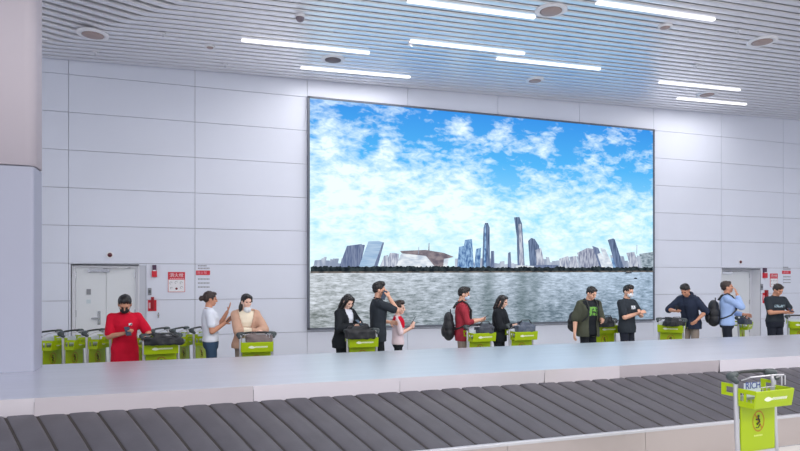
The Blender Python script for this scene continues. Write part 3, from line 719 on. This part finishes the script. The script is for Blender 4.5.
def person(px, Y, yaw, H, label, skin_m=SK, hair=('short', None), top=None, over=None, legs=None, sleeve=.55, lean=0., head=(20, 0), R=None, L=None, palm=None,
           build=1., female=False, mask=None, hem=.47, prints=(), neckcloth=None, shoes=(230, 230, 232), nhair=None, curl=.6, X=None, coat_front=.05, over_sleeve=None, hood=False, hsc=1.0):
    k = H/1.70
    root = tag(empty('person', (at(px, Y) if X is None else X, Y, 0), math.radians(yaw)), label, 'person')
    hipz = .53*H; la = math.radians(lean)
    Rl = Matrix.Rotation(la, 3, 'Y')
    def T(p):
        p = Vector(p)
        if p.z <= hipz: return p
        f_ = min(1, (p.z-hipz)/(.1*H)); Rm = Matrix.Rotation(la*f_, 3, 'Y'); o = Vector((0, 0, hipz)); return o+Rm @ (p-o)
    def ringT(z, xo, rx, ry, n=20, e=2.3):
        out = []
        for i in range(n):
            a = 2*PI*i/n; c_, s_ = math.cos(a), math.sin(a)
            out.append(T((xo+rx*math.copysign(abs(c_)**(2/e), c_), ry*math.copysign(abs(s_)**(2/e), s_), z)))
        return out
    fw = .92 if female else 1.0; bw = build
    tor = [(.47, .0, .100, .150), (.52, -.005, .112, .158), (.58, .0, .102, .140*fw), (.63, .0, .100, .134*fw), (.69, .003, .112, .148*fw), (.75, .006, .116, .160*fw), (.795, .0, .098, .165*fw), (.825, -.008, .070, .130*fw), (.845, -.010, .055, .075)]
    def torso(bm, add, z0, z1=.845, flare=0.):
        rs = []
        zz = [z0]+[t[0] for t in tor if t[0] > z0+.015 and t[0] < z1-.005]+[z1]
        for z in zz:
            z_c = max(z, .47)
            for a, b_ in zip(tor, tor[1:]):
                if a[0] <= z_c <= b_[0]+1e-6:
                    f_ = (z_c-a[0])/(b_[0]-a[0]); v = [a[i]+(b_[i]-a[i])*f_ for i in range(4)]; break
            fl = flare*max(0, (.60-z))/.13
            rs.append(ringT(z*H, v[1]*k, (v[2]*bw)*k+add+fl, (v[3]*(1+(bw-1)*.6))*k+add+fl))
        loft(bm, rs)
    sh = {}
    for s in (-1, 1): sh[s] = T((-.005*k, s*.158*fw*k*(1+(bw-1)*.5), .800*H))
    UA, FA = .170*H, .150*H
    def arm(s, target, pole):
        S_ = sh[s]
        if target is None: return S_+Vector((.01, s*.05, -UA)), S_+Vector((.06, s*.07, -UA-FA))
        t = Vector(target)*1.0; d = t-S_; Ld = min(d.length, UA+FA-.005); d = d.normalized(); t = S_+d*Ld
        a_ = (UA*UA-FA*FA+Ld*Ld)/(2*Ld); h_ = math.sqrt(max(0, UA*UA-a_*a_)); pv = Vector(pole) if pole else Vector((-.4, s*.5, -1)); pv = (pv-d*pv.dot(d)).normalized()
        return S_+d*a_+pv*h_, t
    arms = {}
    for s, spec in ((-1, R), (1, L)):
        spec = spec or {}
        t = spec.get('to'); el, wr = arm(s, (t[0]*k, t[1]*k, t[2]*H) if t else None, spec.get('pole')); arms[s] = (el, wr, spec)
    nb = T((-.012*k, 0, .835*H)); na = T((.0, 0, .875*H)) if lean < 30 else T((.02, 0, .872*H))
    hp, hy = math.radians(head[0]), math.radians(head[1])
    up0 = Rl if lean else Matrix.Identity(3)
    HR = Matrix.Rotation(hy, 3, 'Z') @ Matrix.Rotation(hp+la*.35, 3, 'Y')
    piv = na
    hs = (H/1.70*.99 if H > 1.5 else .96)*hsc
    def Hd(q): return piv+HR @ (Vector(q)*hs+Vector((.012, 0, .095))*hs)
    bm = bmesh.new(); torso(bm, -.012, .48)
    capsule(bm, nb, na, .062*k, .054*k); capsule(bm, na, Hd((-.01, 0, -.02)), .054*k, .056*k)
    for s in (-1, 1):
        el, wr, spec = arms[s]
        capsule(bm, sh[s], el, .050*k*bw, .040*k*bw); capsule(bm, el, el+(wr-el)*.35, .040*k*bw, .040*k); capsule(bm, el+(wr-el)*.35, wr, .040*k, .027*k)
        hip = Vector((0, s*.085*k, .50*H)); kn = Vector((.015, s*.09*k, .28*H)); an = Vector((-.01, s*.095*k, .06*H))
        capsule(bm, hip, kn, .075*k, .052*k); capsule(bm, kn, an, .052*k, .036*k); capsule(bm, an, an+Vector((.12, 0, -.03)), .036*k, .028*k)
        dv = (wr-el).normalized(); hd_ = spec.get('dir'); hd_ = Vector(hd_) if hd_ else dv
        nr = Vector(spec.get('palm', (0, -s, -.2)))
        hand(bm, wr, hd_, nr, s*(-1) if spec.get('flip') else s, spec.get('curl', curl), .98*k)
    # head
    for c_, r_ in (((-.006, 0, .026), (.094, .076, .092)), ((.022, 0, -.045), (.064, .056, .066)), ((.058, 0, -.088), (.026, .026, .022)), ((.0, 0, -.03), (.075, .066, .06)),
                   ((.084, 0, -.064), (.014, .025, .010)), ((.078, 0, .026), (.017, .045, .010)), ((-.008, .077, -.012), (.020, .010, .032)), ((-.008, -.077, -.012), (.020, .010, .032)), ((.055, .036, -.03), (.03, .024, .025)), ((.055, -.036, -.03), (.03, .024, .025))):
        ell(bm, c_, r_, M=Hd, n=16)
    capsule(bm, Hd((.086, 0, .010)), Hd((.103, 0, -.028)), .010, .0145, 8); ell(bm, (.097, .012, -.032), (.01, .009, .008), M=Hd, n=8); ell(bm, (.097, -.012, -.032), (.01, .009, .008), M=Hd, n=8)
    mesh_obj('body', remeshed(bm, .0062, 2), skin_m, root, True)
    for s in (-1, 1):
        b = bmesh.new(); ell(b, (.0835, s*.031, .002), (.009, .014, .0065), M=Hd, n=10); obj('eye', b, eye_m, root, True)
    # hair
    st, hm = hair; hm = hm or hair_b; b = bmesh.new()
    ell(b, (-.020, 0, .040), (.100, .086, .090), M=Hd, n=20); ell(b, (-.048, 0, -.002), (.062, .078, .062), M=Hd, n=16)
    if st == 'short':
        ell(b, (.045, 0, .092), (.050, .066, .034), M=Hd, n=14); ell(b, (.02, 0, .115), (.07, .06, .028), M=Hd, n=14)
    if st == 'crew': ell(b, (.04, 0, .088), (.045, .062, .028), M=Hd, n=14)
    if st == 'long':
        ell(b, (.03, 0, .09), (.060, .07, .035), M=Hd, n=14)
        for s in (-1, 1):
            pts = [(.030, s*.070, .06), (.028, s*.084, -.03), (.012, s*.088, -.13), (.02, s*.088, -.22), (.03, s*.085, -.29)]
            for a, b_ in zip(pts, pts[1:]): capsule(b, Hd(a), Hd(b_), .026, .028)
        for q in (-.045, 0, .045):
            capsule(b, Hd((-.075, q, 0)), Hd((-.085, q, -.16)), .04, .042); capsule(b, Hd((-.085, q, -.16)), Hd((-.06, q, -.27)), .042, .022)
    if st in ('bun', 'tail'): ell(b, (.04, 0, .088), (.052, .068, .032), M=Hd, n=14)
    if st == 'bun':
        ell(b, (-.135, 0, .0), (.042, .042, .045), M=Hd); ell(b, (-.09, 0, .01), (.05, .05, .05), M=Hd)
        for s in (-1, 1): capsule(b, Hd((.04, s*.07, .06)), Hd((.035, s*.078, -.02)), .012, .006)
    if st == 'tail':
        capsule(b, Hd((-.06, -.05, -.04)), Hd((-.03, -.085, -.10)), .035, .03); capsule(b, Hd((-.03, -.085, -.10)), Hd((.0, -.095, -.19)), .03, .016)
        for s in (-1, 1): capsule(b, Hd((.05, s*.06, .075)), Hd((.045, s*.074, .0)), .014, .008)
    mesh_obj('hair', remeshed(b, .0075, 1, .006, 45), hm, root, True)
    if mask:
        mm = mat('mask_'+mask, {'white': (226, 232, 240), 'black': (26, 26, 30), 'blue': (190, 214, 236)}[mask], .7)
        b = bmesh.new(); dz = 0 if not (neckcloth == 'chin') else -.072
        ell(b, (.055, 0, -.050+dz), (.060, .062, .052), M=Hd, n=18); ell(b, (.085, 0, -.04+dz), (.032, .03, .040), M=Hd, n=14)
        ms = mesh_obj('face_mask', remeshed(b, .007, 2), mm, root, True)
        for s in (-1, 1): b = bmesh.new(); tube(b, [Hd((.07, s*.058, -.03+dz)), Hd((.03, s*.078, -.01)), Hd((-.02, s*.086, .0))], .0022, 5); obj('ear_loop', b, mm, ms)
    # top
    def garment(name, m, add, z0, slv, open_front=0., zt=.842, srad=.012, flare=.0, wob=.008, cuffm=None):
        b = bmesh.new(); torso(b, add, z0, zt, flare)
        for s in (-1, 1):
            el, wr, _ = arms[s]
            capsule(b, T((0, s*.06*k, .812*H)), sh[s], (.048*k+add*.6), .056*k*bw+srad)
            if slv <= 1: capsule(b, sh[s], sh[s]+(el-sh[s])*slv, .054*k*bw+srad, .050*k*bw+srad+.004)
            else:
                capsule(b, sh[s], el, .054*k*bw+srad, .046*k*bw+srad); capsule(b, el, el+(wr-el)*(slv-1), .046*k*bw+srad, .034*k+srad)
        me = remeshed(b, .0105, 3, wob, 11)
        if open_front:
            bb = bmesh.new(); bb.from_mesh(me); inv = Rl.inverted(); dele = []
            for f_ in bb.faces:
                c_ = f_.calc_center_median(); q = inv @ (c_-Vector((0, 0, hipz))) if c_.z > hipz else c_-Vector((0, 0, hipz))
                zr = (q.z+hipz)/H
                if (q.x > .03*k and abs(q.y) < open_front*k*(1+.8*max(0, zr-.70)/.1) and zr < .86) and (f_.normal.x > .0 or zr > .8): dele.append(f_)
                elif c_.z < z0*H-.0: dele.append(f_)
            bmesh.ops.delete(bb, geom=dele, context='FACES'); bb.to_mesh(me); bb.free()
        o = mesh_obj(name, me, m, root, True)
        if open_front: md = o.modifiers.new('thick', 'SOLIDIFY'); md.thickness = .007; md.offset = -1
        return o
    tp = garment('shirt', top, .014, hem, sleeve, flare=.01)
    if over: garment('jacket', over, .032, hem-.02, over_sleeve or sleeve, open_front=coat_front, srad=.022, flare=.02, zt=.848)
    if hood:
        b = bmesh.new()
        pts = [T((.055, s_*.075, .825*H)) if 0 else None for s_ in (1,)]
        hp_ = [T((.07*math.cos(a)-.03, .085*math.sin(a), .855*H-.018*math.cos(a))) for a in [PI*.18+i*PI*1.64/12 for i in range(13)]]
        tube(b, hp_, [.018+.016*math.sin(i/12*PI) for i in range(13)], 8); obj('hood', b, over or top, root, True)
    else:
        b = bmesh.new(); N = 20
        tube(b, [T((.056*math.cos(2*PI*i/N)*k-.010, .066*math.sin(2*PI*i/N)*k, .848*H-.012*math.cos(2*PI*i/N))) for i in range(N+1)], .009, 6)
        obj('collar', b, top, root, True)
    # trousers
    b = bmesh.new(); torso(b, .006, .47, .585)
    for s in (-1, 1):
        capsule(b, (0, s*.075*k, .50*H), (.015, s*.09*k, .28*H), .088*k, .066*k); capsule(b, (.015, s*.09*k, .28*H), (-.01, s*.095*k, .065*H), .066*k, .055*k)
    mesh_obj('trousers', remeshed(b, .012, 3, .006, 12), legs, root, True)
    for s in (-1, 1):
        b = bmesh.new(); ell(b, (.045, s*.095*k, .035), (.145, .05, .055), n=16)
        for v in b.verts: v.co.z = max(v.co.z, .0)
        obj('shoe', b, mat('shoe_%d' % shoes[0], shoes, .6), root, True)
    # prints
    dg = None
    for nm, (y0, y1, z0, z1), m, dr in prints:
        src = bmesh.new(); src.from_mesh(tp.data); bmesh.ops.subdivide_edges(src, edges=src.edges, cuts=1); src.normal_update(); inv = Rl.inverted(); dele = []
        for f_ in src.faces:
            c_ = f_.calc_center_median(); q = inv @ (c_-Vector((0, 0, hipz))); zr = (q.z+hipz)/H
            if not ((f_.normal.x*dr > .35) and y0*k < q.y < y1*k and z0 < zr < z1): dele.append(f_)
        bmesh.ops.delete(src, geom=dele, context='FACES')
        for v in src.verts: v.co += v.normal*.003
        me = bpy.data.meshes.new(nm); src.to_mesh(me); src.free()
        if len(me.polygons): mesh_obj(nm, me, m, root, True)
    root['k'] = k
    W = Matrix.Translation(root.location) @ Matrix.Rotation(root.rotation_euler.z, 4, 'Z')
    del root['k']
    info = {'root': root, 'W': W, 'arms': arms, 'T': T, 'k': k, 'H': H, 'Hd': Hd}
    return info
def phone(info, s, label, tilt=(0, 50, 0), off=(.08, 0, .03), lit=True, cm=(40, 42, 52)):
    el, wr, spec = info['arms'][s]; hd_ = Vector(spec.get('dir')) if spec.get('dir') else (wr-el); hd_ = hd_.normalized()
    p = wr+hd_*off[0]+Vector((off[1], 0, off[2])); wp = info['W'] @ p
    r = tag(empty('smartphone', wp), label, 'phone')
    r.rotation_euler = (math.radians(tilt[0]), math.radians(tilt[1]), info['root'].rotation_euler.z+math.radians(tilt[2]))
    b = bmesh.new(); box(b, -.075, .075, -.036, .036, -.004, .004); obj('case', b, mat('phone_%d' % cm[0], cm, .35), r, bevel=.003)
    b = bmesh.new(); box(b, -.07, .07, -.033, .033, .0042, .005); obj('display', b, mat('phone_glass', (60, 70, 90), .15), r)
    return r
def backpack(info, label, m, w_=.15, h_=.23, d_=.09, z=.66, back=-.215, straps=True, side=0.):
    k = info['k']; H = info['H']; root = info['root']
    wp = info['W'] @ info['T']((back, side, z*H)); r = tag(empty('backpack', wp, root.rotation_euler.z), label, 'backpack')
    b = bmesh.new()
    for q, s_ in ((-.6, 1), (.0, 1.0), (.55, .85)): ell(b, (0, 0, q*h_*.75), (d_*s_, w_*s_, h_*.55), n=18)
    mesh_obj('bag_body', remeshed(b, .012, 4, .008, 9), m, r, True)
    b = bmesh.new(); ell(b, (-d_*.75, 0, -.35*h_), (d_*.55, w_*.72, h_*.42), n=16); mesh_obj('front_pocket', remeshed(b, .012, 2), m, r, True)
    b = bmesh.new(); tube(b, [(.03, -.03, h_*.82), (.03, -.03, h_*1.12), (.03, .03, h_*1.12), (.03, .03, h_*.82)], .008, 6); obj('top_handle', b, black_p, r, True)
    b = bmesh.new(); box(b, -d_*1.35, -d_*1.28, -.03, .03, -.3*h_, -.22*h_); obj('badge', b, silver, r)
    if straps:
        Wi = Matrix.Translation(r.location) @ Matrix.Rotation(r.rotation_euler.z, 4, 'Z'); Wi = Wi.inverted() @ info['W']
        for s in (-1, 1):
            pts = [(-.15, .085, .78), (-.09, .09, .835), (0, .095, .862), (.085, .095, .83), (.158, .095, .76), (.150, .12, .68), (.06, .165, .62), (-.06, .155, .585), (-.14, .11, .57)]
            b = bmesh.new(); P_ = [Wi @ info['T']((x*k, s*y*k, z_*H)) for x, y, z_ in pts]; tube(b, P_, .013, 8); obj('strap', b, black_p, r, True)
    return r
def softbag(name, X, Y, Z, dims, m, label, cat='bag', rz=0., strap=True, seed=1):
    r = tag(empty(name, (X, Y, Z), rz), label, cat); rnd = random.Random(seed); b = bmesh.new(); dx, dy, dz = dims
    box(b, -dx*.46, dx*.46, -dy*.45, dy*.45, 0, dz*.62)
    Mt = Matrix.Translation((rnd.uniform(-.1, .1)*dx, 0, dz*.5)) @ Matrix.Rotation(rnd.uniform(-.35, .35), 4, 'Y')
    box(b, -dx*.34, dx*.34, -dy*.36, dy*.36, -dz*.2, dz*.4, Mt)
    for q in range(5): ell(b, (rnd.uniform(-.42, .42)*dx, rnd.uniform(-.3, .3)*dy, dz*rnd.uniform(.3, .8)), (dx*.16, dy*.25, dz*.26), n=12)
    for v in b.verts: v.co.z = max(v.co.z, 0.001*rnd.random())
    mesh_obj('bag_body', remeshed(b, .011, 4, .022, 12), m, r, True)
    if strap:
        b = bmesh.new(); tube(b, [(-dx*.35, -dy*.2, dz*.8), (-dx*.2, -dy*.3, dz*1.15), (dx*.15, -dy*.3, dz*1.15), (dx*.3, -dy*.2, dz*.8)], .008, 6); obj('strap', b, black_p, r, True)
    return r
BK = cloth('cloth_black', (34, 38, 44)); BK2 = cloth('cloth_charcoal', (48, 54, 62)); NV = cloth('cloth_navy', (44, 52, 72)); RD = cloth('cloth_red', (205, 20, 52)); RB = cloth('cloth_brick', (160, 52, 66), .3)
WH = cloth('cloth_white', (226, 232, 246), .02); BG = cloth('cloth_beige', (200, 162, 142)); CRM = cloth('cloth_cream', (238, 226, 205), .03); JN = cloth('cloth_jeans', (62, 84, 112)); OL = cloth('cloth_olive', (76, 80, 68), .2)
BL = cloth('cloth_blue', (160, 186, 232), .06); DK = cloth('trouser_dark', (40, 44, 56)); KH = cloth('trouser_khaki', (150, 138, 130)); PK = cloth('cloth_pink', (232, 214, 222), .05); bagm = mat('bag_black', (34, 36, 42), .6, bump=.4, bscale=14); bagg = mat('bag_grey', (120, 108, 108), .8, bump=.5, bscale=20)
prg = speckle('print_green', (112, 176, 72), (34, 38, 44), 22, .47); prb = speckle('print_pale_blue', (160, 186, 200), (48, 54, 62), 45, .48, (1, 1, .6)); prt = speckle('print_white', (222, 228, 236), (60, 66, 74), 50, .42)

P1 = person(125, 9.3, -84, 1.56, 'person in red polo shirt and black face mask looking down at a phone', SK2, ('short', None), RD, None, BK2, sleeve=.8, lean=9, head=(30, -2), build=1.22, mask='black', hsc=1.14, hem=.39,
            R={'to': (.30, -.02, .665), 'palm': (0, .6, .6), 'pole': (-.2, -.7, -1)}, L={'to': (.32, .30, .63), 'palm': (0, -.3, -1), 'pole': (-.3, .7, -1)},
            prints=[('chest_mark', (.05, .10, .745, .765), prt, 1)])
phone(P1, -1, 'dark smartphone held by the red polo man', (0, 50, 20), (.07, .02, .02))
P2 = person(211, 9.4, 4, 1.60, 'person in white tee and jeans, dark hair in a bun, gesturing with a raised hand', SK2, ('bun', hair_br), WH, None, JN, sleeve=.6, lean=-3, head=(6, 0), female=True, build=1.05, hem=.535,
            R={'to': (.20, -.08, .70), 'palm': (.3, 1, .2), 'pole': (-.5, -.4, -1), 'dir': (.75, .1, .65)}, L={'to': (.26, .12, .80), 'palm': (-1, 0, .3), 'dir': (.45, 0, 1), 'curl': .2, 'pole': (-.1, .3, -1)})
phone(P2, -1, 'smartphone in the lower hand of the white tee woman', (0, -50, 0), (.09, 0, .02))
P3 = person(245, 9.3, -86, 1.57, 'person in beige jacket leaning on a trolley, face mask pulled under the chin', SK3, ('tail', None), CRM, BG, KH, sleeve=1.85, lean=10, head=(6, 14), female=True, build=1.12, hem=.50, mask='white', neckcloth='chin', coat_front=.06,
            R={'to': (.30, .10, .655), 'palm': (0, .4, -1), 'pole': (0, -1, -.5)}, L={'to': (.33, .10, .64), 'palm': (0, -.4, -1), 'pole': (0, .8, -.8)}, over_sleeve=1.85)
P4 = person(343.5, 9.3, -58, 1.56, 'person with long black hair in a black coat looking down at a phone', SK3, ('long', None), WH, BK, BK, sleeve=1.8, over_sleeve=1.85, lean=6, head=(30, -8), female=True, build=1.05, coat_front=.045,
            R={'to': (.27, -.04, .68), 'palm': (0, .6, .7), 'pole': (-.3, -1, -.6)}, L={'to': (.28, .08, .665), 'palm': (0, -.5, .6), 'pole': (-.3, 1, -.6)})
phone(P4, -1, 'smartphone held by the black coat woman with long hair', (0, 30, 0), (.09, .01, .03))
P5 = person(378, 9.3, -2, 1.735, 'person in loose black tee seen from the side, holding a phone to the ear', SK, ('short', None), BK2, None, BK, sleeve=.8, lean=0, head=(4, -10), build=1.05, hem=.45,
            R={'to': (.14, -.13, .866), 'palm': (-.4, 1, 0), 'dir': (-.6, .2, 1), 'pole': (.05, -.2, -1), 'curl': .8}, L={'to': (.22, .12, .62)})
phone(P5, -1, 'smartphone pressed to the ear of the black tee man', (90, -70, 0), (.03, -.06, .0))
P6 = person(398, 9.55, -22, 1.385, 'person in white tee with bright red shoulders holding a phone up with both hands', SK3, ('short', hair_br), PK, None, BK, sleeve=.9, lean=0, head=(5, -10), female=True, build=1.0, hem=.50,
            R={'to': (.26, -.04, .70), 'palm': (0, 1, .3), 'dir': (.5, .1, .8)}, L={'to': (.25, .06, .68), 'palm': (0, -1, .3), 'dir': (.5, -.1, .8)},
            prints=[('red_panel', (-.2, .2, .70, .86), RD, 1), ('red_panel', (-.2, .2, .74, .86), RD, -1)])
phone(P6, -1, 'smartphone held up by the person with red shoulders', (0, -60, 0), (.09, .0, .05))
P7 = person(462, 9.3, -20, 1.65, 'person in brick red shirt with sleeves rolled, wearing a backpack and holding a phone', SK, ('short', None), RB, None, KH, sleeve=1.35, lean=0, head=(14, -6), build=1.0, hem=.45, mask='blue',
            R={'to': (.30, -.05, .66), 'palm': (0, 1, .6)}, L={'to': (.30, .08, .66), 'palm': (0, -1, .6)})
phone(P7, -1, 'smartphone in the hands of the brick red shirt man', (0, -35, 0), (.10, .01, .03))
backpack(P7, 'dark grey backpack worn by the brick red shirt man', bagm, .17, .25, .10, .60, -.225)
P8 = person(499, 9.3, -48, 1.51, 'person with long black hair in a black top reaching towards a trolley', SK3, ('long', None), BK, None, BK, sleeve=1.8, lean=3, head=(18, 0), female=True, build=1.15,
            R={'to': (.30, -.04, .655), 'palm': (0, 1, -.3)}, L={'to': (.33, .14, .64), 'palm': (0, -1, -.3)})
P9 = person(588, 9.2, -92, 1.66, 'person in open olive shirt over a black tee with green print, looking down', SK, ('crew', None), BK, OL, BK, sleeve=.7, over_sleeve=.95, lean=4, head=(26, 14), build=1.15, coat_front=.085,
            R={'to': (.03, -.30, .50), 'palm': (0, 1, 0), 'pole': (-1, 0, 0)}, L={'to': (.28, .12, .63), 'palm': (0, -1, .3)}, prints=[('green_print', (-.085, .085, .685, .78), prg, 1)])
backpack(P9, 'black backpack on the back of the olive shirt man', bagm, .16, .20, .08, .60, -.21, side=-.13)
P10 = person(627, 9.3, -80, 1.67, 'person in black tee with small white chest print and white face mask', SK, ('short', None), BK2, None, DK, sleeve=.7, lean=0, head=(14, 0), build=1.08, mask='white',
             R={'to': (.24, .02, .69), 'palm': (0, 1, 0), 'pole': (-.3, -.8, -1)}, L={'to': (.26, .06, .70), 'palm': (0, -1, 0), 'pole': (0, .8, -1)}, prints=[('white_print', (-.05, .07, .735, .77), prt, 1)])
P11 = person(691, 9.65, -160, 1.73, 'person in dark navy hoodie bending over a trolley and looking at a phone', SK2, ('short', None), NV, NV, KH, sleeve=.95, over_sleeve=1.0, lean=17, head=(30, 0), build=1.0, coat_front=.02, hood=True,
             R={'to': (.40, -.12, .66), 'palm': (0, .7, .7), 'pole': (0, -1, -.6)}, L={'to': (.20, .22, .565), 'palm': (0, -1, 0), 'pole': (-.8, .5, 0)})
phone(P11, -1, 'smartphone held by the navy hoodie man', (0, -60, 0), (.09, 0, .05))
P12 = person(727, 9.2, -42, 1.74, 'person in light blue long sleeved shirt with backpack, touching the face', SK2, ('crew', hair_br), BL, None, DK, sleeve=1.75, lean=0, head=(-6, 0), build=1.1, hem=.50,
             R={'to': (.16, -.08, .852), 'palm': (-1, .5, .2), 'dir': (-.25, .35, 1), 'pole': (-.1, -.3, -1), 'curl': .5}, L={'to': (.30, .12, .62)})
backpack(P12, 'large black backpack worn by the light blue shirt man', bagm, .19, .27, .12, .635, -.235)
P13 = person(775, 9.3, -104, 1.69, 'person in dark tee with pale lettering looking down at a phone, rightmost in the photo', SK2, ('crew', hair_br), BK2, None, DK, sleeve=.65, lean=2, head=(28, 12), build=1.12, hem=.53,
             R={'to': (.26, .02, .66), 'palm': (0, .7, .7), 'pole': (-.3, -1, -.7)}, L={'to': (.28, .08, .65), 'palm': (0, -.7, .7), 'pole': (-.3, 1, -.7)}, prints=[('pale_lettering', (-.11, .11, .715, .745), prb, 1)])
phone(P13, -1, 'smartphone in the hands of the rightmost dark tee man', (0, 30, 0), (.09, .01, .03), cm=(120, 60, 50))

# ------------------------------------------------------------------ bags on the trolleys
def bag_on(px, Y, dims, m, label, rz=0, z=.885, name='travel_bag', dY=-.1, seed=1, strap=True, cat='bag'):
    softbag(name, at(px, Y+dY), Y+dY, z, dims, m, label, cat, rz, strap, seed)
bag_on(164, 8.95, (.55, .24, .13), bagm, 'crumpled black bag over the trolley of the red polo man', seed=2)
bag_on(259, 8.85, (.40, .24, .13), bagg, 'grey brown bag in the trolley basket of the beige jacket woman', seed=3)
bag_on(360, 8.9, (.46, .26, .20), bagm, 'bulky black bag on the trolley beside the black coat woman', seed=4)
bag_on(484, 9.1, (.32, .24, .17), mat('bag_slate', (64, 70, 82), .6, bump=.3), 'slate bag on the trolley behind the red shirt man', seed=5)
bag_on(524, 9.1, (.38, .24, .18), mat('bag_steel', (84, 94, 112), .5, bump=.3), 'blue grey bag on the trolley right of the long haired woman', seed=6)
bag_on(606, 9.55, (.30, .22, .19), bagm, 'black brown bag in front of the olive shirt man', seed=7)
bag_on(674, 9.32, (.40, .26, .15), bagm, 'black bag with grey top on the trolley of the navy hoodie man', seed=8)
bag_on(745, 9.2, (.20, .2, .15), mat('bag_slate', (64, 70, 82), .6, bump=.3), 'small slate bag on the trolley behind the light blue shirt man', seed=9)
